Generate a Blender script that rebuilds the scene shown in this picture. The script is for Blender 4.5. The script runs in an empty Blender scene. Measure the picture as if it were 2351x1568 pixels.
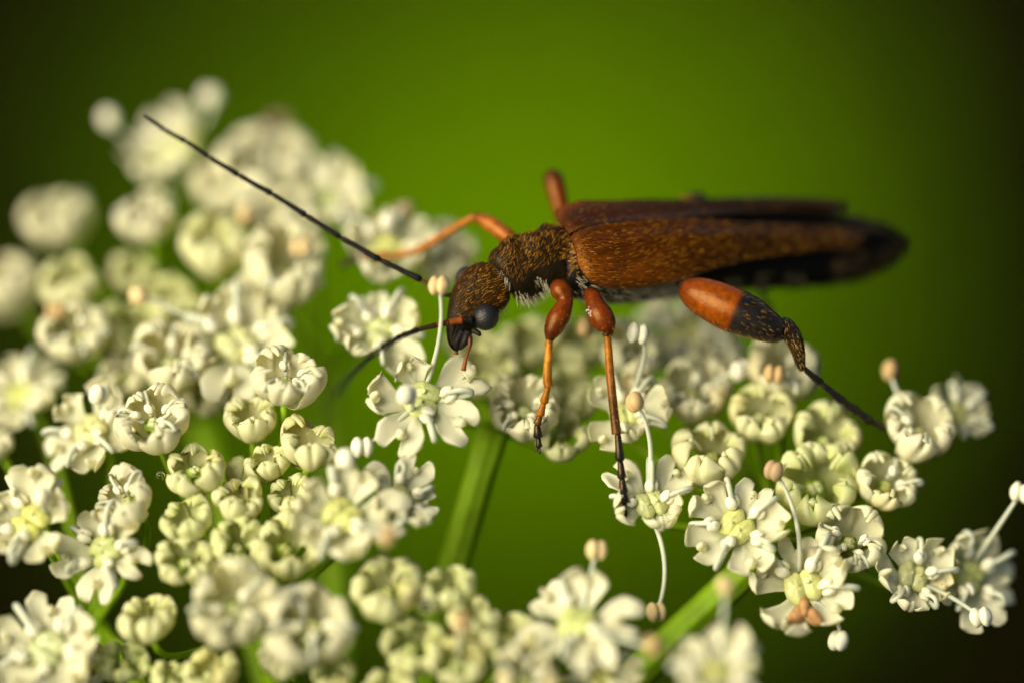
import bpy, math, random
from mathutils import Vector, Matrix, Quaternion
random.seed(7)
R = math.radians
sc = bpy.context.scene
COL = sc.collection
sc.unit_settings.scale_length = 0.001          # 1 unit = 1 mm: a macro scene

# ------------------------------------------------------------------ camera, sky, sun, exposure
PITCH = R(40.0)                                # the camera looks down on the umbel
DIST = 150.0                                   # to the plane of sharpness, mm
FW = Vector((0, math.cos(PITCH), -math.sin(PITCH)))
UP = Vector((0, math.sin(PITCH), math.cos(PITCH)))
RT = Vector((1, 0, 0))
CAM = -FW * DIST
cam = bpy.data.cameras.new('camera')
cam.sensor_width = 36.0
cam.lens = DIST * 36.0 / 23.51
cam.clip_start, cam.clip_end = 5.0, 100000.0
cam.dof.use_dof = True
cam.dof.focus_distance = DIST
APERTURE = 15.0
cam.dof.aperture_fstop = cam.lens * 0.001 / APERTURE
cam_o = bpy.data.objects.new('camera', cam); COL.objects.link(cam_o)
cam_o.matrix_world = Matrix.Translation(CAM) @ Matrix((RT, UP, -FW)).transposed().to_4x4()
sc.camera = cam_o

SUN_DIR = (RT * -0.66 + UP * 0.24 - FW * 0.71).normalized()   # towards the sun: over the photographer's shoulder
world = bpy.data.worlds.new('World'); sc.world = world; world.use_nodes = True
nt = world.node_tree
sky = nt.nodes.new('ShaderNodeTexSky'); sky.sky_type = 'NISHITA'; sky.sun_disc = False
sky.sun_elevation = math.asin(SUN_DIR.z)
sky.sun_rotation = math.atan2(SUN_DIR.x, SUN_DIR.y)
nt.nodes['Background'].inputs['Strength'].default_value = 0.05
nt.links.new(sky.outputs[0], nt.nodes['Background'].inputs['Color'])
sun = bpy.data.lights.new('sun', 'SUN'); sun.energy = 4.4; sun.angle = R(52); sun.color = (1.0, 0.92, 0.74)
sun_o = bpy.data.objects.new('sun', sun); COL.objects.link(sun_o)
sun_o.rotation_euler = SUN_DIR.to_track_quat('Z', 'Y').to_euler()
vs = sc.view_settings
vs.view_transform = 'Standard'; vs.look = 'None'; vs.gamma = 1.0; vs.use_curve_mapping = False
vs.exposure = 0.65
sc.cycles.use_denoising = True
sc.cycles.max_bounces = 8; sc.cycles.diffuse_bounces = 6; sc.cycles.glossy_bounces = 2; sc.cycles.transmission_bounces = 5; sc.cycles.transparent_max_bounces = 6
sc.cycles.caustics_reflective = False; sc.cycles.caustics_refractive = False

def at(px, py, d=0.0):                         # a point d mm beyond the plane of sharpness
    t = (DIST + d)
    k = t / DIST / 100.0
    return CAM + FW * t + RT * ((px - 1175.5) * k) + UP * ((784.0 - py) * k)
def vec(x, v, d):
    return RT * x + UP * v + FW * d
def lerp(a, b, t): return a + (b - a) * t
def sstep(a, b, x):
    t = max(0.0, min(1.0, (x - a) / (b - a))); return t * t * (3 - 2 * t)
def mix3(a, b, t): return tuple(lerp(p, q, t) for p, q in zip(a, b))
GROUND_Z = -330.0

# ------------------------------------------------------------------ materials
def mat(name, rough=0.5, spec=0.5, base=None, attr=False, tint=False, translucent=0.0, noise=None, bump=None,
        sss=0.0, coat=0.0, sheen=None, metallic=0.0, grain=None, stint=None, through=(1, 1, 1)):
    m = bpy.data.materials.new(name); m.use_nodes = True
    t = m.node_tree; n = t.nodes; l = t.links
    b = n['Principled BSDF']; out = n['Material Output']
    b.inputs['Roughness'].default_value = rough
    b.inputs['Specular IOR Level'].default_value = spec
    b.inputs['Metallic'].default_value = metallic
    if coat: b.inputs['Coat Weight'].default_value = coat; b.inputs['Coat Roughness'].default_value = 0.18
    col = None
    if attr:
        a = n.new('ShaderNodeAttribute'); a.attribute_name = 'Col'; col = a.outputs['Color']
    else:
        rgb = n.new('ShaderNodeRGB'); rgb.outputs[0].default_value = (*base, 1); col = rgb.outputs[0]
    if tint:
        oi = n.new('ShaderNodeObjectInfo'); mx = n.new('ShaderNodeMix'); mx.data_type = 'RGBA'; mx.blend_type = 'MULTIPLY'
        mx.inputs['Factor'].default_value = 1.0
        l.new(col, mx.inputs[6]); l.new(oi.outputs['Color'], mx.inputs[7]); col = mx.outputs[2]
    tc = n.new('ShaderNodeTexCoord')
    if stint: b.inputs['Specular Tint'].default_value = (*stint, 1)
    coord = tc.outputs['Object']
    if grain:                                   # stretch the texture along the body's length
        cx = n.new('ShaderNodeCombineXYZ')
        for i, (axis, k) in enumerate(grain):
            dp = n.new('ShaderNodeVectorMath'); dp.operation = 'DOT_PRODUCT'; dp.inputs[1].default_value = tuple(axis * k)
            l.new(tc.outputs['Object'], dp.inputs[0]); l.new(dp.outputs['Value'], cx.inputs[i])
        coord = cx.outputs[0]
    if noise:
        scale, amt = noise
        nz = n.new('ShaderNodeTexNoise'); nz.inputs['Scale'].default_value = scale; nz.inputs['Detail'].default_value = 4
        l.new(coord, nz.inputs['Vector'])
        mr = n.new('ShaderNodeMapRange'); mr.inputs[1].default_value = 0.3; mr.inputs[2].default_value = 0.7
        mr.inputs[3].default_value = 1 - amt; mr.inputs[4].default_value = 1 + amt
        l.new(nz.outputs['Fac'], mr.inputs[0])
        mx = n.new('ShaderNodeMix'); mx.data_type = 'RGBA'; mx.blend_type = 'MULTIPLY'; mx.inputs['Factor'].default_value = 1.0
        l.new(col, mx.inputs[6]); l.new(mr.outputs[0], mx.inputs[7]); col = mx.outputs[2]
    l.new(col, b.inputs['Base Color'])
    if sss:
        b.inputs['Subsurface Weight'].default_value = sss
        b.inputs['Subsurface Radius'].default_value = (0.42, 0.38, 0.20); b.inputs['Subsurface Scale'].default_value = 1.0
    if bump:
        kind, scale, strength, dist = bump
        if kind == 'voronoi':
            tx = n.new('ShaderNodeTexVoronoi'); o_ = tx.outputs['Distance']
        else:
            tx = n.new('ShaderNodeTexNoise'); tx.inputs['Detail'].default_value = 3; o_ = tx.outputs['Fac']
        tx.inputs['Scale'].default_value = scale
        l.new(coord, tx.inputs['Vector'])
        bp = n.new('ShaderNodeBump'); bp.inputs['Strength'].default_value = strength; bp.inputs['Distance'].default_value = dist
        bp.invert = kind == 'voronoi'
        l.new(o_, bp.inputs['Height']); l.new(bp.outputs[0], b.inputs['Normal'])
    if translucent:
        tr = n.new('ShaderNodeBsdfTranslucent')
        tm = n.new('ShaderNodeMix'); tm.data_type = 'RGBA'; tm.blend_type = 'MULTIPLY'; tm.inputs['Factor'].default_value = 1.0
        tm.inputs[7].default_value = (*through, 1)          # light that passes through comes out yellower
        l.new(col, tm.inputs[6]); l.new(tm.outputs[2], tr.inputs['Color'])
        ms = n.new('ShaderNodeMixShader'); ms.inputs[0].default_value = translucent
        l.new(b.outputs[0], ms.inputs[1]); l.new(tr.outputs[0], ms.inputs[2]); l.new(ms.outputs[0], out.inputs['Surface'])
    return m

M = {}
M['petal'] = mat('petal', 0.5, 0.18, attr=True, tint=True, translucent=0.48, through=(1.0, .97, .62), noise=(3.5, 0.05), bump=('noise', 60.0, 0.22, 0.015), sss=0.0)
M['anther'] = mat('anther', 0.5, 0.35, attr=True, tint=True, noise=(9.0, 0.12), bump=('noise', 30.0, 0.4, 0.02))
M['filament'] = mat('filament', 0.45, 0.3, base=(0.64, 0.65, 0.46), translucent=0.25, noise=(5, 0.06))
M['stylopodium'] = mat('stylopodium', 0.32, 0.5, base=(0.50, 0.49, 0.20), noise=(4.0, 0.22), bump=('noise', 22.0, 0.5, 0.03), tint=True)
M['green'] = mat('green_stalk', 0.5, 0.15, base=(0.24, 0.40, 0.008), noise=(1.6, 0.2), bump=('noise', 12.0, 0.3, 0.03), translucent=0.12)
M['ovary'] = mat('ovary', 0.45, 0.35, base=(0.22, 0.34, 0.03), noise=(3.0, 0.2), bump=('noise', 16.0, 0.4, 0.03))
M['withered'] = mat('withered', 0.7, 0.2, base=(0.46, 0.24, 0.09), noise=(6.0, 0.35), bump=('noise', 14.0, 0.6, 0.05))
M['cuticle'] = mat('cuticle', 0.28, 0.09, attr=True, noise=(3.0, 0.25), bump=('noise', 14.0, 0.6, 0.035), stint=(1.0, .8, .55))
Bv = vec(.90, .03, .435).normalized()
Lv = vec(.295, -.63, -.72); Lv = (Lv - Bv * Lv.dot(Bv)).normalized()
Nv = Bv.cross(Lv); Nv = Nv if Nv.dot(UP) > 0 else -Nv
M['elytron'] = mat('elytron', 0.24, 0.42, attr=True, noise=(16.0, 0.55), bump=('noise', 24.0, 0.9, 0.03), grain=((Bv, .14), (Lv, 1.0), (Nv, 1.0)), stint=(1.0, .42, .08))
M['leg'] = mat('leg', 0.26, 0.42, attr=True, noise=(6.0, 0.35), bump=('noise', 22.0, 0.5, 0.02), stint=(1.0, .62, .25))
M['eye'] = mat('compound_eye', 0.42, 0.55, base=(0.010, 0.010, 0.010), bump=('voronoi', 26.0, 0.5, 0.02), stint=(1.0, .90, .76))
M['hair'] = mat('hair', 0.30, 0.35, attr=True, stint=(1.0, .62, .22))
M['wing'] = mat('wing', 0.6, 0.03, base=(0.003, 0.0025, 0.002), bump=('noise', 5.0, 0.3, 0.05))
M['grass'] = mat('grass', 0.7, 0.0, attr=True, translucent=0.25)
M['soil'] = mat('soil', 0.95, 0.0, base=(0.005, 0.004, 0.001), noise=(0.02, 0.4), bump=('noise', 0.08, 0.8, 4.0))  # near-black: the background's fall-off of light is put into this colour
w = bpy.data.materials.new('water'); w.use_nodes = True
b = w.node_tree.nodes['Principled BSDF']; b.inputs['Transmission Weight'].default_value = 1.0; b.inputs['Roughness'].default_value = 0.0; b.inputs['IOR'].default_value = 1.33
M['water'] = w

# ------------------------------------------------------------------ mesh helpers
class MB:
    def __init__(s): s.v = []; s.f = []; s.c = []; s.m = []
    def add(s, v, f, c, mi=0):
        o = len(s.v); s.v += [tuple(p) for p in v]
        s.f += [tuple(i + o for i in q) for q in f]
        s.c += (list(c) if isinstance(c, list) else [c] * len(v)); s.m += [mi] * len(f)
    def mesh(s, name, mats):
        me = bpy.data.meshes.new(name); me.from_pydata(s.v, [], s.f); me.update()
        a = me.color_attributes.new('Col', 'FLOAT_COLOR', 'POINT')
        flat = []
        for c in s.c: flat += [c[0], c[1], c[2], 1.0]
        a.data.foreach_set('color', flat)
        for m in (mats if isinstance(mats, (list, tuple)) else [mats]): me.materials.append(m)
        me.polygons.foreach_set('material_index', s.m)
        me.polygons.foreach_set('use_smooth', [True] * len(s.f)); me.update()
        return me
def obj(name, me, parent=None, matrix=None):
    o = bpy.data.objects.new(name, me); COL.objects.link(o)
    if parent: o.parent = parent
    if matrix is not None: o.matrix_basis = matrix
    return o
def tag(o, label=None, cat=None, group=None, kind=None):
    for k, v in (('label', label), ('category', cat), ('group', group), ('kind', kind)):
        if v: o[k] = v
    return o
def empty(name, loc):
    o = bpy.data.objects.new(name, None); COL.objects.link(o); o.location = loc; o.empty_display_size = 1.0
    return o
def catmull(pts, n):
    """resample a list of equal-length tuples/vectors smoothly, n steps per span"""
    P = [tuple(p) for p in pts]; out = []
    for i in range(len(P) - 1):
        p0, p1, p2, p3 = P[max(0, i - 1)], P[i], P[i + 1], P[min(len(P) - 1, i + 2)]
        for k in range(n):
            t = k / n; t2 = t * t; t3 = t2 * t
            out.append(tuple(0.5 * (2 * b_ + (-a_ + c_) * t + (2 * a_ - 5 * b_ + 4 * c_ - d_) * t2 + (-a_ + 3 * b_ - 3 * c_ + d_) * t3)
                             for a_, b_, c_, d_ in zip(p0, p1, p2, p3)))
    out.append(P[-1]); return out
def tube(mb, pts, rad, col, seg=8, mi=0, ref=None, flat=1.0, caps=True, rib=0.0):
    """pts: Vectors, rad: list, col: list of colours or one; flat: second radius factor along ref side"""
    n = len(pts); rows = []; cs = []; vs_ = []
    prev = None
    for i in range(n):
        t = (pts[min(n - 1, i + 1)] - pts[max(0, i - 1)]).normalized()
        if ref is not None: a = ref - t * ref.dot(t)
        elif prev is None: a = t.orthogonal()
        else: a = prev - t * prev.dot(t)
        a.normalize(); prev = a; b_ = t.cross(a)
        c = col[i] if isinstance(col, list) else col
        for k in range(seg):
            th = 2 * math.pi * k / seg
            q = rad[i] * (1 + rib * math.cos(7 * th)); vs_.append(pts[i] + a * (math.cos(th) * q * flat) + b_ * (math.sin(th) * q)); cs.append(c)
    f = [(i * seg + k, i * seg + (k + 1) % seg, (i + 1) * seg + (k + 1) % seg, (i + 1) * seg + k) for i in range(n - 1) for k in range(seg)]
    if caps:
        f.append(tuple(range(seg - 1, -1, -1))); f.append(tuple((n - 1) * seg + k for k in range(seg)))
    mb.add(vs_, f, cs, mi)
def ellipsoid(mb, c, ax, ay, az, col, nu=10, nv=7, mi=0, fn=None):
    v = []; f = []; cs = []
    for j in range(nv + 1):
        ph = math.pi * j / nv
        for k in range(nu):
            th = 2 * math.pi * k / nu
            x, y, z = math.sin(ph) * math.cos(th), math.sin(ph) * math.sin(th), math.cos(ph)
            s = fn(x, y, z) if fn else 1.0
            v.append(c + ax * (x * s) + ay * (y * s) + az * (z * s)); cs.append(col)
    for j in range(nv):
        for k in range(nu):
            f.append((j * nu + k, (j + 1) * nu + k, (j + 1) * nu + (k + 1) % nu, j * nu + (k + 1) % nu))
    mb.add(v, f, cs, mi)

# ------------------------------------------------------------------ the ground and the grass far below the umbel
def on_ground(px, py):
    d = (at(px, py, 0) - CAM).normalized(); t = (GROUND_Z - CAM.z) / d.z
    return CAM + d * t
mb = MB(); N = 48; half = 30000.0
def warp(u): return math.copysign(abs(u) ** 3, u) * half
gc = on_ground(1175, 784)
vs_ = []; cs = []
for j in range(N + 1):
    for i in range(N + 1):
        x = gc.x + warp(i / N * 2 - 1); y = gc.y + warp(j / N * 2 - 1)
        vs_.append((x, y, GROUND_Z + 2.5 * math.sin(x * 0.021 + 1) * math.sin(y * 0.017))); cs.append((1, 1, 1))
mb.add(vs_, [(j * (N + 1) + i, j * (N + 1) + i + 1, (j + 1) * (N + 1) + i + 1, (j + 1) * (N + 1) + i) for j in range(N) for i in range(N)], cs)
tag(obj('ground', mb.mesh('ground', M['soil'])), kind='structure')

def grass():
    rnd = random.Random(11)
    mb = MB()
    def blade(p, h, wd, col):
        az = rnd.uniform(0, 6.283); lean = rnd.uniform(0.25, 1.0)
        d = Vector((math.cos(az), math.sin(az), 0)); s = Vector((-d.y, d.x, 0)) * wd * 0.5
        q = [p, p + d * (h * lean * 0.3) + Vector((0, 0, h * 0.5)), p + d * (h * lean * 0.8) + Vector((0, 0, h * (0.85 - 0.35 * lean)))]
        mb.add([q[0] - s * 0.7, q[0] + s * 0.7, q[1] - s, q[1] + s, q[2]], [(0, 1, 3, 2), (2, 3, 4)], col)
    c = on_ground(1150, 860)
    for k in range(1000):                        # a lush tuft in the middle, thinning outwards
        r = math.sqrt(rnd.random()) * rnd.uniform(.85, 1.12); a = rnd.uniform(0, 6.283)
        p = Vector((c.x + math.cos(a) * r * 26, c.y + math.sin(a) * r * 38, GROUND_Z - 1))
        g = rnd.uniform(0.8, 1.25)
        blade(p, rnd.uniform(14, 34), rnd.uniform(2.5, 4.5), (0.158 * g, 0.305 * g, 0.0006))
    for k in range(60):                        # the thin sward around it, shade put into its darker green
        p = Vector((c.x + rnd.gauss(-14, 60), c.y + rnd.gauss(0, 75), GROUND_Z - 1))
        g = rnd.uniform(0.6, 1.1)
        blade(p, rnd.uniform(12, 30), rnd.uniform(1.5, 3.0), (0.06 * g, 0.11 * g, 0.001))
    for t in range(90):                         # more tufts all round, dark soil between them
        a = rnd.uniform(0, 6.283); dd = 128 + 900 * rnd.random() ** 1.5
        q = Vector((c.x + math.cos(a) * dd, c.y + math.sin(a) * dd * 1.25, GROUND_Z - 1)); rr = rnd.uniform(16, 34)
        for k in range(150):
            r = math.sqrt(rnd.random()) * rr; b_ = rnd.uniform(0, 6.283); g = rnd.uniform(.7, 1.2)
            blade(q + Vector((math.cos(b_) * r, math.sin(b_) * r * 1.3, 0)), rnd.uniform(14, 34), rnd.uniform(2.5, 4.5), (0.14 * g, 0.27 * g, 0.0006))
    for k in range(6000):
        p = Vector((c.x + rnd.gauss(0, 520), c.y + rnd.gauss(200, 560), GROUND_Z - 1))
        if abs(p.x - c.x) < 130 and abs(p.y - c.y) < 160: continue
        g = rnd.uniform(0.5, 1.0)
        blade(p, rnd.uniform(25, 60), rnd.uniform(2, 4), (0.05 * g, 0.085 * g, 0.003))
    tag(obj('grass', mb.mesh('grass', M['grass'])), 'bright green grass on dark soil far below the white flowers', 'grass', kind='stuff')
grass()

# ------------------------------------------------------------------ petals, stamens and the other pieces of a floret
WHITE = (0.88, 0.855, 0.64); CREAM = (0.87, 0.845, 0.55); GREENISH = (0.58, 0.62, 0.14)
def petal_mesh(kind, seed):
    """one petal: a lobed, cupped blade along a profile (radius, height), its narrow tip bent in over the disc"""
    rnd = random.Random(seed)
    j = lambda a, e: a + rnd.uniform(-e, e)
    T36 = math.tan(R(36))
    if kind == 'open':
        shape = rnd.choice([[(.22, .0), (.50, .02), (.80, .09), (1.04, .24), (1.14, .44)], [(.22, .0), (.50, .10), (.72, .28), (.84, .52), (.76, .76)],
                            [(.22, .0), (.55, .07), (.86, .22), (.99, .46), (.88, .66)], [(.22, .0), (.52, .0), (.86, .02), (1.12, .0), (1.22, -.12)], [(.22, .0), (.48, .12), (.66, .34), (.70, .60), (.56, .80)]])
        notch, edge, groove, th, tip, tipturn = j(.36, .09), j(.26, .16), j(.06, .02), .036, j(.32, .1), R(j(165, 45))
        wid = [(0, .13), (.25, .25), (.5, .42), (.7, .50), (.88, .49), (1, .38)]; ca, cb = WHITE, (0.60, 0.62, 0.36)
    elif kind == 'half':
        shape = [(.10, -.62), (j(.44, .03), -.54), (j(.80, .04), -.22), (j(.98, .05), .20), (j(.96, .06), .54), (j(.74, .08), j(.68, .05)), (j(.52, .08), j(.52, .08))]
        notch, edge, groove, th, tip, tipturn = j(.11, .03), j(.30, .06), j(.12, .03), .036, j(.42, .06), R(j(70, 30))
        wid = [(0, .10), (.2, .32), (.45, .53), (.65, .56), (.85, .46), (1, .26)]; ca, cb = WHITE, (0.64, 0.65, 0.34)
    elif kind == 'young':
        k = j(1.0, .07)
        shape = [(.10, -.62), (.48, -.54), (.84 * k, -.20), (.99 * k, .18), (j(.93, .05) * k, j(.50, .06)), (j(.66, .06), j(.60, .08)), (j(.40, .05), j(.40, .08))]
        notch, edge, groove, th, tip, tipturn = j(.07, .04), j(.33, .08), j(.09, .05), .04, j(.42, .06), R(j(62, 20))
        wid = [(0, .10), (.2, .34), (.45, .55), (.65, .57), (.85, .45), (1, .24)]; ca, cb = CREAM, GREENISH
    else:
        shape = [(.06, -.75), (.46, -.62), (.84, -.22), (.92, .22), (.72, .60), (.38, .84), (.08, .90)]
        notch, edge, groove, th, tip, tipturn = .0, .16, .07, .05, 0, 0
        wid = None; ca, cb = (0.78, 0.76, 0.50), (0.58, 0.62, 0.2)
    prof = catmull(shape, 12); cum = [0.0]
    for p, q in zip(prof, prof[1:]): cum.append(cum[-1] + math.hypot(q[0] - p[0], q[1] - p[1]))
    def cen(s):
        x = max(0.0, min(1.0, s)) * cum[-1]; i = 0
        while i < len(cum) - 2 and cum[i + 1] < x: i += 1
        t = (x - cum[i]) / (cum[i + 1] - cum[i]); p, q = prof[i], prof[i + 1]; L = cum[i + 1] - cum[i]
        return lerp(p[0], q[0], t), lerp(p[1], q[1], t), (q[0] - p[0]) / L, (q[1] - p[1]) / L
    def width(s, r):
        if wid is None: return max(.05, r * T36 * .985)
        for (x0, y0), (x1, y1) in zip(wid, wid[1:]):
            if s <= x1: return lerp(y0, y1, (s - x0) / (x1 - x0))
        return wid[-1][1]
    a1, a2, a3 = [rnd.uniform(0, 6.28) for _ in range(3)]
    rip = {'open': .035, 'half': .025, 'young': .04, 'bud': .008}[kind]
    asym = rnd.uniform(-.10, .10); NU, NV = 18, 14
    top, bot, cols = [], [], []
    for iu in range(NU + 1):
        for iv in range(NV + 1):
            u = iu / NU; v = iv / NV * 2 - 1; av = abs(v)
            ell = 1.0
            if tip: ell = (1 - notch * math.exp(-(v / .20) ** 2)) * (.60 + .40 * math.sqrt(max(0, 1 - ((av - .48) / .535) ** 2))) * (1 + asym * v)
            s = min(1.0, u * ell)
            r, z, tr, tz = cen(s); wd = width(s, r); y = v * wd
            env = math.sin(math.pi * min(1, .08 + s * .9)) ** .6 if kind == 'bud' else sstep(.05, .5, s)
            off = -edge * env * av ** (2.6 if kind == 'young' else 2.3) - groove * env * math.exp(-(v / .14) ** 2) * (.35 + .65 * sstep(.35, .7, s))
            off += rip * math.sin(5 * u + a1) * math.sin(3.3 * v + a2) + rip * .5 * math.sin(9 * u + a3 + 4 * v) * u
            rr = r - (math.hypot(r, y) - r) * (.75 if wid is None else .25)
            e = th * (1 - .55 * max(u ** 8 if tip else 0, av ** 8))
            no = (tz, -tr)
            for kk, lst in ((.5, top), (-.5, bot)):
                o_ = off - kk * e
                lst.append(Vector((rr + no[0] * o_, y, z + no[1] * o_)))
            q = 1 - sstep(.0, .42, s)
            if kind in ('young', 'bud'): q = max(q, .8 * sstep(.86, 1, av) * (.5 + .5 * s), .8 * sstep(.80, 1.0, s), .6 * math.exp(-(v / .09) ** 2) * sstep(.4, .7, s))
            else: q = max(q, .25 * math.exp(-(v / .12) ** 2))
            cols.append(mix3(ca, cb, q))
    mbp = MB(); K = (NU + 1) * (NV + 1); f = []
    ix = lambda i, k: i * (NV + 1) + k
    for i in range(NU):
        for k in range(NV):
            f.append((ix(i, k), ix(i + 1, k), ix(i + 1, k + 1), ix(i, k + 1)))
            f.append((K + ix(i, k), K + ix(i, k + 1), K + ix(i + 1, k + 1), K + ix(i + 1, k)))
    rim = [ix(0, k) for k in range(NV + 1)] + [ix(i, NV) for i in range(1, NU + 1)] + [ix(NU, k) for k in range(NV - 1, -1, -1)] + [ix(i, 0) for i in range(NU - 1, 0, -1)]
    for a_, b_ in zip(rim, rim[1:] + rim[:1]): f.append((a_, b_, K + b_, K + a_))
    mbp.add(top + bot, f, cols + cols)
    if tip:                                     # the inflexed tip: a narrow strap that rolls back over the notch
        r, z, tr, tz = cen((1 - notch) * .90); s0 = Vector((r, 0, z)) + Vector((-tz, 0, tr)) * groove; pts = []; rd = []
        a = math.atan2(tz, tr)
        for i in range(9):
            pts.append(s0.copy()); rd.append(lerp(.13, .045, (i / 8) ** .7))
            a += tipturn / 9; s0 = s0 + Vector((math.cos(a), 0, math.sin(a))) * (tip / 9)
        tube(mbp, pts, rd, mix3(ca, cb, .12), seg=8, ref=Vector((0, 1, 0)), flat=1.0)
    rmax = max(math.hypot(p[0], p[1]) for p in mbp.v)
    if kind != 'open': mbp.v = [(p[0] / rmax, p[1] / rmax, p[2] / rmax) for p in mbp.v]
    else: mbp.v = [(p[0] / 1.12, p[1] / 1.12, p[2] / 1.12) for p in mbp.v]
    return mbp.mesh('petal', M['petal'])

def anther(mb, c, fil_dir, size, col, mi, twist=0.0):
    """two plump pollen sacs side by side, a groove between and along them"""
    z = fil_dir.normalized(); x = z.orthogonal().normalized(); x.rotate(Quaternion(z, twist)); y = z.cross(x)
    for s in (-1, 1):
        ellipsoid(mb, c + x * (s * size * .40), x * size * .50, y * size * .62, z * size * .80, col, nu=14, nv=9, mi=mi,
                  fn=lambda a, b_, c_: 1 - .16 * math.exp(-((a * .8 - s * .5) / .22) ** 2) * (1 if b_ > 0 else .4))
    ellipsoid(mb, c - y * size * .1, x * size * .3, y * size * .3, z * size * .62, mix3(col, (.35, .2, .06), .4), nu=8, nv=5, mi=mi)
CREAM_A = (0.74, 0.68, 0.42); PALE_A = (0.74, 0.70, 0.48); TAN_A = (0.50, 0.33, 0.13); BUFF_A = (0.62, 0.46, 0.20); BROWN_A = (0.36, 0.24, 0.11)

def curled_stamen(seed):
    """filament that loops out between the petals and folds back, anther over the disc"""
    rnd = random.Random(seed); mb = MB()
    ro, zo = rnd.uniform(.74, .96), rnd.uniform(.20, .42); y0 = rnd.uniform(-.08, .08); ra, za = rnd.uniform(.34, .50), rnd.uniform(.16, .30)
    ctrl = [(.26, 0, .0), (.55, y0 * .5, .04 + zo * .2), (ro, y0, zo * .7), (ro * .97, y0 * 1.3, zo * 1.05), (ro * .78, y0 * 1.2, zo * 1.18), (ra, y0, za + .08)]
    pts = [Vector(p) for p in catmull(ctrl, 4)]
    tube(mb, pts, [lerp(.066, .050, i / len(pts)) for i in range(len(pts))], (1, 1, 1), seg=7, mi=0)
    anther(mb, Vector((ra, y0, za)), Vector((-.7, rnd.uniform(-.5, .5), -.5)), .185, mix3(CREAM_A, PALE_A, rnd.random()), 1, rnd.uniform(-.5, .5))
    return mb.mesh('stamen', [M['filament'], M['anther']])
def stylopodium_mesh(seed, r=.33, h=.16):
    rnd = random.Random(seed); mb = MB(); X, Y, Z = Vector((1, 0, 0)), Vector((0, 1, 0)), Vector((0, 0, 1))
    for s in (-1, 1):
        ellipsoid(mb, Vector((s * r * .42, 0, .02)), X * r * .62, Y * r * .95, Z * h, (1, 1, 1), nu=16, nv=9,
                  fn=lambda a, b_, c_: 1 + .06 * math.sin(5 * math.atan2(b_, a) + seed))
        tube(mb, [Vector((s * r * .2, 0, h * .8)), Vector((s * r * .26, .02, h * 1.15)), Vector((s * r * .36, .03, h * 1.42))], [.035, .03, .02], (1, 1, 1), seg=6)
    return mb.mesh('stylopodium', M['stylopodium'])
def ovary_mesh(seed):
    mb = MB()
    rings = [(-.02, .26), (-.10, .24), (-.25, .19), (-.42, .14), (-.58, .085), (-.66, .07)]; seg = 20; v = []
    for z, r in rings:
        for k in range(seg):
            a = 2 * math.pi * k / seg; q = r * (1 + .10 * math.cos(5 * a)); v.append((q * math.cos(a), q * math.sin(a), z))
    f = [(i * seg + k, i * seg + (k + 1) % seg, (i + 1) * seg + (k + 1) % seg, (i + 1) * seg + k) for i in range(len(rings) - 1) for k in range(seg)]
    f = [tuple(reversed(q)) for q in f] + [tuple(range(seg))]
    mb.add(v, f, (1, 1, 1)); return mb.mesh('floret', M['ovary'])

PET = {k: [petal_mesh(k, 100 * i + sum(map(ord, k))) for i in range(n)] for k, n in (('open', 16), ('half', 12), ('young', 15), ('bud', 3))}
STAM = [curled_stamen(500 + i) for i in range(10)]
STYLO = [stylopodium_mesh(i) for i in range(4)]; STYLO_S = [stylopodium_mesh(i, .17, .10) for i in range(2)]
OVARY = ovary_mesh(1)

# ------------------------------------------------------------------ the umbel
ORIGIN = at(790, 2180, 4.0)
foot = Vector((ORIGIN.x + 12, ORIGIN.y + 6, GROUND_Z))
umbel = empty('flower_umbel', foot)
tag(umbel, 'white compound umbel of many small five-petalled florets on green stalks', 'flower')
HUB = {'h1': (600, 1440, 2.2), 'h2': (215, 1440, 3.0), 'h3': (460, 960, 8.0), 'h4': (760, 860, 8.5), 'h5': (1132, 985, 1.5),
       'h6': (1795, 1232, 1.3), 'h8': (1400, 1740, 0.5), 'h9': (1010, 1690, 1.2), 'h7': (2080, 1520, 6.0)}
def stalk(name, pts, rad, parent, m, seg=10):
    mb = MB(); o = pts[0].copy()
    tube(mb, [p - o for p in pts], rad, (1, 1, 1), seg=42 if rad[0] > .2 else seg, rib=.05 if rad[0] > .2 else 0)
    return obj(name, mb.mesh(name, m), parent, Matrix.Translation(o - parent.location))
def bez(a, b_, c, d, n):
    out = []
    for i in range(n + 1):
        t = i / n; s = 1 - t
        out.append(a * s ** 3 + b_ * (3 * s * s * t) + c * (3 * s * t * t) + d * t ** 3)
    return out
Z = Vector((0, 0, 1))
stalk('main_stem', bez(foot, lerp(foot, ORIGIN, .4) + Vector((6, 0, 0)), ORIGIN - Z * 60, ORIGIN, 14), [1.6 - .5 * i / 14 for i in range(15)], umbel, M['green'], 14)
for k, h in HUB.items():
    if k == 'h7': continue
    H = at(*h); dv = H - ORIGIN
    r0, r1 = (.42, .34) if k in ('h5', 'h6') else (.34, .26)
    pts = bez(ORIGIN, ORIGIN + dv * .33, ORIGIN + dv * .68, H, 12)
    stalk('ray', pts, [lerp(r0, r1, i / 12) for i in range(12)] + [r1 * 1.15], umbel, M['green'], 12)

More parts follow.
